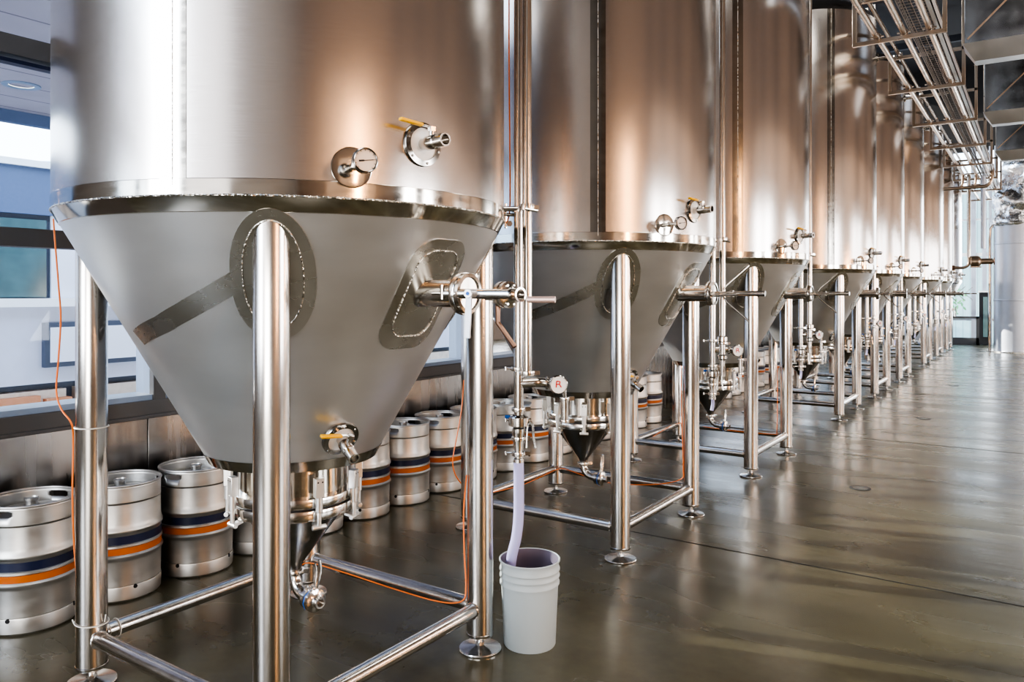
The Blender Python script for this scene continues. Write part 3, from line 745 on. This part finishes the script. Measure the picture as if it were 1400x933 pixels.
# ------------------------------------------------------------------ room
struct(MB().box((1.0, 11.5, -.1), (10.9, 33.4, .2)).build('floor', M['floor']))
for k, y in enumerate((4.57, 8.92, 13.3, 17.6, 22.0, .2)):
    struct(MB().box((1.2, y, .0005), (10.2, .009, .002)).build(f'trim_{k+1}', M['dark']))
for k in range(5):
    y = 2.5+4.13*k if k else 2.5
    d = thing('floor_drain', (-1.165, 6.61+4.13*(k-1), 0), '', 'drain', 'round floor drains in the aisle')
    if k == 0: d.location.y = 2.48; d.location.x = .6
    d['label'] = ['round dark floor drain in the open aisle nearest the camera', 'round dark floor drain level with the third tank', 'round dark floor drain level with the fourth tank',
                  'round dark floor drain level with the sixth tank', 'round dark floor drain near the far door'][k]
    MB().lathe([(0, .002), (.062, .002), (.064, .0035), (.078, .004), (.079, .0)], 36).build('rim', M['black'], d)
    g = MB()
    for q in range(-4, 5): g.bar((q*.013, -math.sqrt(.06**2-(q*.013)**2), .004), (q*.013, math.sqrt(.06**2-(q*.013)**2), .004), .005, .003)
    g.build('grate', M['pad'], d)
    if k == 0: 
        for ch in list(d.children): bpy.data.objects.remove(ch)
        bpy.data.objects.remove(d)

WX = -4.28; YA, YB, ZCEIL = -5.0, 28.0, 8.5
# left wall: steel wainscot, frame, glass
for k in range(22):
    y0 = -5+1.5*k
    if y0 > 27: break
    o = MB().box((WX-.02, y0+.75, .415), (.04, 1.494, .83)).build('wall_left', M['panel'], bevel=.002); struct(o)
struct(MB().box((WX-.12, 11.5, .40), (.14, 33, .80)).build('wall_left', M['wallg']))
struct(MB().box((WX-.05, 11.5, .88), (.16, 33, .10)).build('trim_7', M['frame'], bevel=.004))
struct(MB().box((WX+.035, 11.5, .838), (.03, 33, .02)).build('trim_8', M['frame'], bevel=.003))
struct(MB().box((WX-.09, 11.5, .945), (.20, 33, .03)).build('trim_9', M['framebl']))
mull_y = [2.56+1.485*2*k for k in range(-2, 9)]
for z0, z1 in ((1.79, 1.885), (2.76, 2.86), (4.55, 4.65), (6.3, 6.4), (8.0, 8.5)):
    struct(MB().box((WX-.05, 11.5, (z0+z1)/2), (.12, 33, z1-z0)).build('trim_10', M['frame']))
struct(MB().box((WX-.05, 11.5, 2.735), (.06, 33, .02)).build('trim_11', M['navy']))
for k, y in enumerate(mull_y):
    struct(MB().box((WX+.0, y, 4.7), (.05, .075, 7.6)).build('trim_12', M['frame'], bevel=.004))
    struct(MB().box((WX-.10, y, 4.7), (.17, .055, 7.6)).build('trim_13', M['framebl'], bevel=.004))
prev = YA
for k, y in enumerate(mull_y + [YB]):
    if y - prev > .2:
        struct(MB().quad((WX-.10, prev+.02, .96), (WX-.10, y-.02, .96), (WX-.10, y-.02, 8.0), (WX-.10, prev+.02, 8.0)).build(f'window_{k+1}', M['glass']))
    prev = y
struct(MB().box((1, 11.5, ZCEIL+.1), (11, 33.4, .2)).build('ceiling', M['ceil']))
struct(MB().box((6.4, 11.5, 4.2), (.2, 33.4, 8.8)).build('wall_right', M['wallw']))
struct(MB().box((WX+.02, -.35, 4.2), (.2, 1.9, 8.4)).build('wall_left', M['frame']))
# wall behind the camera with a tall window at its left
struct(MB().box((2.05, -5.05, 4.2), (8.9, .2, 8.8)).build('wall_front', M['wallg']))
struct(MB().box((-3.4, -5.05, .4), (2.0, .2, .8)).build('wall_front', M['wallg']))
struct(MB().quad((-4.3, -5.05, .8), (-2.4, -5.05, .8), (-2.4, -5.05, 8.4), (-4.3, -5.05, 8.4)).build('window_30', M['glass']))

# far end wall: glazing, door, columns
YE = 27.3
def U(u, y=None, Y=YE):                       # X on the end wall
    return px(u, 402, Y=Y).x
def Zy(y, u=1340, Y=YE): return px(u, y, Y=Y).z
struct(MB().box((1.5, YE+.1, 7.2), (11.6, .2, 2.6)).build('wall_back', M['ceil']))
struct(MB().box((3.2, YE+.1, 3.0), (6.6, .2, 6.0)).build('wall_back', M['wallg']))
struct(MB().box(((U(1180)+U(1292))/2, YE+.1, 3), (abs(U(1292)-U(1180)), .2, 6)).build('wall_back', M['wallg']))
for z, h in ((Zy(348), .10), (Zy(437), .09), (Zy(300), .05), (Zy(262), .08)):
    struct(MB().box(((U(1292)+U(1420))/2, YE+.05, z), (U(1420)-U(1292)+.2, .12, h)).build('trim_14', M['white']))
for u, w in ((1300, .05), (1331, .13), (1346, .12), (1354, .08), (1362, .1)):
    struct(MB().box((U(u), YE+.02, 3.0), (w, .10, 6)).build('trim_15', M['jacket']))
struct(MB().quad((U(1292), YE+.1, 0), (0, YE+.1, 0), (0, YE+.1, 6), (U(1292), YE+.1, 6)).build('window_31', M['glass']))
# door
d = MB(); x0, x1 = U(1297), U(1340); zt = Zy(433)
d.box((x0+.06, YE-.03, zt/2), (.12, .08, zt)); d.box((x1-.05, YE-.03, zt/2), (.10, .08, zt)); d.box(((x0+x1)/2, YE-.03, .10), (x1-x0, .08, .20)); d.box(((x0+x1)/2, YE-.03, zt-.03), (x1-x0, .08, .06))
dr = struct(d.build('door_1', M['frame']))
MB().quad((x0, YE-.02, 0), (x1, YE-.02, 0), (x1, YE-.02, zt), (x0, YE-.02, zt)).build('pane', M['glass'], dr)
MB().box((x0+.20, YE-.09, 1.0), (.03, .04, .3)).build('handle', M['fit'], dr)
cb = thing('display_cabinet', ((U(1341)+U(1352))/2, YE-.35, 0), 'dark glass-fronted cabinet beside the far glass door', 'cabinet')
w = U(1354)-U(1340)
MB().box((0, .12, .8), (w, .2, 1.58)).build('body', M['black'], cb, .01)
MB().box((w*.12, -.0, .85), (w*.45, .03, 1.2)).build('door', M['outglass'], cb)
MB().box((0, 0, 1.61), (w*1.1, .5, .05)).build('top', M['white'], cb)

# exterior at the far end
ex = MB().box((0, 36, 2.1), (16, .3, 7.4)).build('corrugated_building', M['siding']); tag(ex, 'green-grey corrugated building front seen through the far end glazing', 'building')
tr_ = thing('leafy_tree', (-3.4, 33, 0), 'leafy green tree outside the far glass door', 'tree')
MB().path([(0, 0, 0), (.05, 0, 1), (0, .05, 2)], .09, 8).build('trunk', M['bronze'], tr_)
lf = MB()
for k in range(500):
    a = random.uniform(0, 2*PI); r = random.uniform(.2, 1.2); z = random.uniform(.6, 2.9); c = Vector((r*math.cos(a), r*math.sin(a), z))
    x = Vector((random.uniform(-1, 1), random.uniform(-1, 1), random.uniform(-1, 1))).normalized()*.09; y_ = x.orthogonal().normalized()*.05
    lf.quad(c-x, c+y_, c+x, c-y_)
lf.build('foliage', plain('leaf_green', (.12, .30, .12), .6), tr_)

# ------------------------------------------------------------------ far duct column with foil elbow
fx, fy = px(1391, 402, Y=24.4).x, 24.4
dc = thing('insulated_duct', (fx, fy, 0), 'big round metal-jacketed duct standing by the far end, foil-wrapped elbow on top', 'duct')
MB().lathe([(0, 0), (.54, 0), (.54, 1.35), (.548, 1.36), (.548, 1.39), (.54, 1.40), (.54, 2.85), (.548, 2.86), (.548, 2.89), (.54, 2.90), (.54, 3.4)], 64).build('jacket', M['jacket'], dc)
MB().lathe([(.7, 0), (.7, .03), (.54, .04)], 48).build('base_plate', M['pad'], dc)
e = MB(); pts = [(0, 0, 3.35), (0, 0, 3.7), (.06, 0, 4.1), (.25, 0, 4.7), (.6, 0, 5.6), (1.0, 0, 6.6)]
e.path(pts, lambda t: .57+.05*math.sin(t*23), 48, smooth=8)
el = e.build('foil_elbow', M['foil'], dc)
tx = bpy.data.textures.new('crinkle', 'CLOUDS'); tx.noise_scale = .25
md = el.modifiers.new('crinkle', 'DISPLACE'); md.texture = tx; md.strength = .16
MB().torus((0, 0, 3.42), (0, 0, 1), .60, .03, 48, 8).build('strap', M['foil'], dc)
MB().path([(-.62, -.1, .0), (-.62, -.1, 3.0), (-.60, -.1, 3.3), (-.5, -.1, 3.45)], .035, 10).build('side_pipe', M['pipe'], dc)

# ------------------------------------------------------------------ overhead pipe rack
RZ, RXL, RXR = 4.29, -1.655, -.79
def hanger(k):
    y = 9.07+2.44*k
    o = thing('pipe_hanger', (0, y, 0), '', 'pipe hanger', 'rectangular steel hangers carrying the overhead pipes')
    w = .042
    b_ = MB(); b_.box(((RXL+RXR)/2, 0, RZ-w/2), (RXR-RXL+w, w, w)); b_.build('crossbar', M['rack'], o, .003)
    b_ = MB(); b_.box((RXL, 0, RZ+.21), (w, w, .42)); b_.build('short_post', M['rack'], o, .003)
    b_ = MB(); b_.box((RXR, 0, RZ+2.1), (w, w, 4.2)); b_.build('long_post', M['rack'], o, .003)
    b_ = MB(); b_.box(((RXL+RXR)/2, 0, RZ+.44), (RXR-RXL+w, w, w)); b_.build('upper_bar', M['rack'], o, .003)
    o['label'] = f'rectangular steel pipe hanger over the aisle, {["first","second","third","fourth","fifth","sixth","seventh","eighth"][k]} along the overhead pipes'
    for x in PX:
        c = MB(); c.torus((x, 0, RZ+.032), (0, 1, 0), .037, .005, 20, 6); c.box((x-.05, 0, RZ+.03), (.03, .03, .012)); c.box((x+.05, 0, RZ+.03), (.03, .03, .012)); c.build('u_bolt', M['rack'], o)
    return o
PX = [-1.43, -1.17, -.93]
PNAME = ['steel pipe on the tank side of the overhead rack', 'middle steel pipe on the overhead rack', 'steel pipe on the duct side of the overhead rack']
for k in range(8): hanger(k)
for x, l in zip(PX, PNAME):
    o = MB().tube((x, 7.0, RZ+.033), (x, 26.6, RZ+.033), .031, n=20).build('overhead_pipe', M['rack']); tag(o, l, 'pipe', 'pipes lying on the overhead hangers')
o = MB().tube((-1.55, 8.2, RZ+.50), (-1.55, 26.0, RZ+.50), .022, n=16).build('overhead_pipe', M['rack']); tag(o, 'thinner steel pipe on the hangers\' upper bars', 'pipe', 'pipes lying on the overhead hangers')
ct = thing('cable_tray', (0, 0, 0), 'long wire mesh cable tray full of cables above the overhead pipes', 'cable tray')
tm = MB(); TA, TB_, TZ = -1.22, -.90, RZ+.30
for k in range(6):
    x = TA+(TB_-TA)*k/5; tm.bar((x, 6.5, TZ), (x, 26.5, TZ), .006, .006)
for x in (TA, TB_):
    for z in (.05, .10): tm.bar((x, 6.5, TZ+z), (x, 26.5, TZ+z), .006, .006)
n_ = 200
for k in range(n_):
    y = 6.5+20*k/n_; tm.bar((TA, y, TZ), (TB_, y, TZ), .006, .006, (0, 1, 0))
    for x in (TA, TB_): tm.bar((x, y, TZ), (x, y, TZ+.10), .006, .006)
tm.build('wire_mesh', M['tray'], ct)
for k, (x, c) in enumerate([(-1.17, 'black'), (-1.12, 'black'), (-1.07, 'bronze'), (-1.03, 'yellow'), (-.99, 'black'), (-.95, 'cable')]):
    pts = [(x+random.uniform(-.02, .02), 6.5+2*j, TZ+.018+random.uniform(0, .03)) for j in range(11)]
    MB().path(pts, .011 if c in ('black', 'bronze') else .006, 8, smooth=4).build('tray_cable', M[c], ct)
pc = MB(); pc.box((-.84, 15, RZ+.10), (.012, 17, .10)); pc.box((-.86, 15, RZ+.055), (.05, 17, .01))
o = pc.build('strut_channel', M['ductlip']); tag(o, 'pale steel strut channel along the duct side of the overhead rack', 'channel')
mp = thing('manifold_pipe', (0, 20.6, 0), 'curved steel manifold bending from the last tanks under the overhead pipes', 'pipe')
MB().path([(-1.9, 0, 4.0), (-1.72, 0, 4.0), (-1.2, .0, 4.0), (-.95, 0, 4.02), (-.86, 0, 4.2), (-.86, 0, 4.5)], .04, 14, smooth=4).build('header', M['rack'], mp)
for x in PX[:2]:
    MB().path([(x-.10, 0, 4.0), (x-.02, 0, 4.06), (x, 0, 4.2), (x, 0, 4.32)], .03, 12, smooth=4).build('branch', M['rack'], mp)
# drop pipe with pump
C_, S_ = math.cos(T_ANG), math.sin(T_ANG)
dp = thing('drop_pipe', (-1.33, 20.9, 0), 'vertical drop pipe ending in a bronze pump and valve cluster at eye height', 'pipe')
MB().tube((0, 0, 2.4), (0, 0, 4.35), .04, n=16).build('pipe', M['pipe'], dp)
MB().tube((.28, .12, 2.6), (.28, .12, 4.28), .05, n=16).build('pipe', M['jacket'], dp)
q = MB(); q.path([(0, 0, 2.45), (.0, 0, 2.25), (-.1, 0, 2.16), (-.28, 0, 2.16)], .035, 12, smooth=4); q.lathe([(0, -.02), (.10, -.02), (.13, 0), (.13, .14), (.10, .18), (.07, .2), (.07, .42), (.05, .43), (.05, .46), (0, .46)], 28, (.05, 0, 2.3), (1, .1, .0)); q.box((.14, 0, 2.17), (.22, .12, .03))
q.build('pump', M['rack'], dp)
q = MB(); q.torus((.50, .05, 2.3), (1, .1, 0), .075, .012, 24, 6); q.tube((-.28, 0, 2.16), (-.34, 0, 2.16), .06, n=16); q.build('hand_wheel', M['bronze'], dp)

# ductwork, top right
def duct_unit(y, k):
    o = thing('duct_box', (0, y, 0), ['large cross-broken sheet metal duct box, the lower-hanging front one, pale lip beneath', 'second cross-broken sheet metal duct box behind the front one',
              'third sheet metal duct box, farthest along the ceiling'][k], 'duct', 'sheet metal duct boxes over the aisle')
    x0, x1, z0, z1, L_ = -.725, 1.2, 4.55, 8.49, .42
    MB().box(((x0+x1)/2, L_/2, (z0+z1)/2), (x1-x0, L_, z1-z0)).build('duct_body', M['duct'], o, .004)
    g = MB(); g.bar((x0+.03, -.004, z0+.05), (x0+2.2, -.004, z0+2.2), .018, .008, (0, 1, 0)); g.bar((x0+.03, -.004, z1-.05), (x1-.03, -.004, z0+.75), .014, .008, (0, 1, 0))
    g.build('cross_break', plain('copper_crease', (.55, .36, .24), .3, 1), o)
    s = MB(); a = [(x0-.02, -.02, z0), (x1, -.02, z0), (x1, L_, z0), (x0-.02, L_, z0)]; b = [(x0+.10, .10, z0-.20), (x1-.1, .10, z0-.20), (x1-.1, L_-.1, z0-.20), (x0+.10, L_-.1, z0-.20)]
    A = [s.bm.verts.new(p) for p in a]; B = [s.bm.verts.new(p) for p in b]; s.bridge(A, B); s.bm.faces.new(B)
    s.build('tapered_lip', M['ductlip'], o)
for k, y in enumerate((10.69, 14.9, 19.1)): duct_unit(y, k)
# roof beams
for k, (y, z) in enumerate(((12.0, 5.78), (17.0, 7.9), (22.0, 7.9), (6.0, 7.9), (1.0, 7.9))):
    o = MB(); x0 = -4.2; x1 = 5.9 if k else -1.0
    o.box(((x0+x1)/2, y, z), (x1-x0, .12, .16)); struct(o.build('trim_16', M['beam'], bevel=.004))
struct(MB().box(((-4.2-1.0)/2, 11.9, 5.93), (3.2, .10, .05)).build('trim_17', M['ductlip']))

# ------------------------------------------------------------------ outside the window wall
struct(MB().box((-16, 12, -1.6), (24, 60, .1)).build('ground', M['asphalt']))
SX0, SX1 = -4.45, -11.3
sf = MB(); sf.box(((SX0+SX1)/2, 4, 4.05), (SX0-SX1, 30, .10)); struct(sf.build('ceiling', M['plank']))
struct(MB().box((SX1-.05, 4, 4.0), (.12, 30, .32)).build('trim_18', M['bluegrey']))
for k, (x, y) in enumerate(((-9.85, 4.2), (-9.85, 7.6), (-9.85, .9))):
    o = thing('soffit_downlight', (x, y, 3.995), ['round recessed downlight in the board soffit beyond the window', 'recessed downlight of the soffit hidden behind the tank', 'recessed downlight of the soffit outside the picture edge'][k], 'light', 'downlights in the outdoor soffit')
    MB().lathe([(.20, .005), (.20, -.008), (.14, -.012), (.13, .0)], 36).build('trim_ring', M['framebl'], o)
    MB().lathe([(.13, 0), (.10, .045), (0, .045)], 32).build('lamp', plain('lamp_glow', (.9, .9, .85), .2, .3, (1, .97, .85), 1.2), o)
    if k: 
        for ch in list(o.children): bpy.data.objects.remove(ch)
        bpy.data.objects.remove(o)
# street building across the way
BXX = -14.0
ob = thing('street_building', (BXX, 10, 0), 'pale stone building across the street with framed white sign and shop windows', 'building')
def obox(name, y0, y1, z0, z1, mat, dx=0.0, th=.3, parent=ob):
    return MB().box((-th/2+dx, (y0+y1)/2-10, (z0+z1)/2), (th, y1-y0, z1-z0)).build(name, mat, parent)
def OY(u): return px(u, 402, X=BXX).y
def OZ(y, u=0): return px(u, y, X=BXX).z
obox('stone_wall', -6, 34, OZ(530), OZ(417), M['stone'])
obox('parapet', -6, 34, OZ(290), OZ(222), M['bluegrey'], .05)
obox('coping', -6, 34, OZ(222)-.02, OZ(217)+.03, M['white'], .12)
obox('ledge', -6, 34, OZ(417)-.04, OZ(410)+.02, M['white'], .15)
for y0, y1 in ((-6, OY(-40)), (OY(70), OY(122)), (OY(250), OY(640)), (OY(700), 34)): obox('stone_pier', y0, y1, OZ(417), OZ(290), M['signw'])
for u0, u1 in ((-40, 70), (122, 250), (640, 700)):
    w = obox('window', OY(u0), OY(u1), OZ(417)+.02, OZ(290), M['signf'], -.05)
    obox('window_pane', OY(u0)+.08, OY(u1)-.08, OZ(417)+.12, OZ(292)-.06, M['outglass'], .01, .2, w)
s = obox('sign', OY(57), OY(215), OZ(507), OZ(443), M['signf'], .12)
obox('sign_face', OY(64), OY(208), OZ(500), OZ(450), M['signw'], .14, .3, s)
obox('shop_front', -6, 34, -1.6, OZ(530), M['signf'], -.25)
y_ = -5.5
while y_ < 30:
    obox('shop_window', y_, y_+1.35, -1.2, OZ(540), plain('shop_glow', (.62, .50, .40), .4, noise=.25), -.03, .3); y_ += 1.55
obox('planter', OY(-40), OY(52), -1.5, OZ(546), M['terra'], .1, .5)
obox('planter', OY(60), OY(95), -1.5, OZ(552), M['terra'], .1, .5)
hl = MB(); pts = [(-60, 8+40*k, 0) for k in range(-3, 9)]
vs = [(hl.bm.verts.new(p), hl.bm.verts.new((p[0], p[1], 12+3*math.sin(i*1.7)))) for i, p in enumerate(pts)]
for a, b in zip(vs, vs[1:]): hl.bm.faces.new((a[0], b[0], b[1], a[1]))
o = struct(hl.build('hills', M['hill']))

# ------------------------------------------------------------------ lights
def area(name, loc, rot, sx, sy, power, col, spread=180):
    l = bpy.data.lights.new(name, 'AREA'); l.shape = 'RECTANGLE'; l.size = sx; l.size_y = sy; l.energy = power; l.color = col; l.spread = R_(spread)
    o = bpy.data.objects.new(name, l); COL.objects.link(o); o.location = loc; o.rotation_euler = [R_(a) for a in rot]; return o
w = bpy.data.worlds.new('World'); scene.world = w; w.use_nodes = True; nt = w.node_tree
bg = nt.nodes['Background']
tcw = nt.nodes.new('ShaderNodeTexCoord'); sep = nt.nodes.new('ShaderNodeSeparateXYZ'); nt.links.new(tcw.outputs['Generated'], sep.inputs[0])
crw = nt.nodes.new('ShaderNodeValToRGB'); e = crw.color_ramp.elements
e[0].position = 0; e[0].color = (.86, .93, 1.0, 1); e[1].position = .7; e[1].color = (.45, .62, .90, 1)
nt.links.new(sep.outputs[2], crw.inputs[0]); nt.links.new(crw.outputs[0], bg.inputs['Color']); bg.inputs['Strength'].default_value = 4.0
sun = bpy.data.lights.new('sun', 'SUN'); sun.energy = 5.5; sun.angle = R_(.6); sun.color = (1, .93, .82)
so = bpy.data.objects.new('sun', sun); COL.objects.link(so)
sd_ = Vector((.90, .25, -.29)).normalized()           # light travels this way
so.rotation_euler = sd_.to_track_quat('-Z', 'Y').to_euler()
# bright day through the window behind the camera, added warm panels for orange streaks
area('window_light', (-3.35, -4.9, 3.2), (-90, 0, 180), 1.7, 4.6, 190, (.95, .97, 1))
area('room_fill', (-.9, -4.8, 3.0), (-90, 0, 180), 2.4, 4.5, 45, (.97, .96, 1))  # added panel, stands in for the lit grey wall in reflections
area('warm_panel', (6.2, .35, 2.6), (0, 90, 0), 2.8, .36, 100, (1, .48, .18))
area('warm_panel', (6.2, 9.6, 1.6), (0, 90, 0), 1.4, .4, 60, (1, .50, .20))
area('warm_panel', (6.2, 15.5, 1.6), (0, 90, 0), 1.4, .5, 60, (1, .55, .25))
for y in (4.4, 6.3, 11.4, 13.2, 17.4, 19.2, 21.0, 22.8, 24.6):
    area('side_window', (6.15, y, 1.9), (0, 90, 0), 2.4, 1.05, 85 if y < 10 else 50, (.98, .98, 1))
for y in (-1, 5, 11, 17, 23):
    area('ceiling_fill', (2.4, y, 8.2), (0, 0, 0), 2.6, 2.5, 130, (1, .94, .87))  # added unseen panels overhead, general fill for the hall
area('room_fill', (1.2, -4.6, 1.0), (-90, 0, 180), 3.4, 1.6, 130, (1, .97, .93))  # added unseen fill, brightens the first tank's cone
area('end_daylight', (1.2, 26.9, 2.6), (90, 0, 180), 5, 4.0, 300, (.90, .95, 1))
for y in (3.4, 5.35, 8.0, 12.3, 16.4): struct(MB().box((6.2, y, 4.2), (.25, .5, 8.4)).build('trim_19', M['beam']))  # added unseen dark columns, vary the streaks reflected in the tanks

# ------------------------------------------------------------------ camera
cam = bpy.data.cameras.new('camera'); co = bpy.data.objects.new('camera', cam); COL.objects.link(co)
cam.sensor_fit = 'HORIZONTAL'; cam.sensor_width = 36; cam.lens = 36*F_PX/1400
cam.shift_x = 0; cam.shift_y = -(466.5-401.6)/1400
cam.clip_start = .05; cam.clip_end = 300
co.location = (0, 0, EYE); co.rotation_euler = (PI/2, 0, T_ANG)
scene.camera = co
scene.view_settings.view_transform = 'AgX'
scene.view_settings.look = 'AgX - High Contrast'
scene.view_settings.exposure = .45
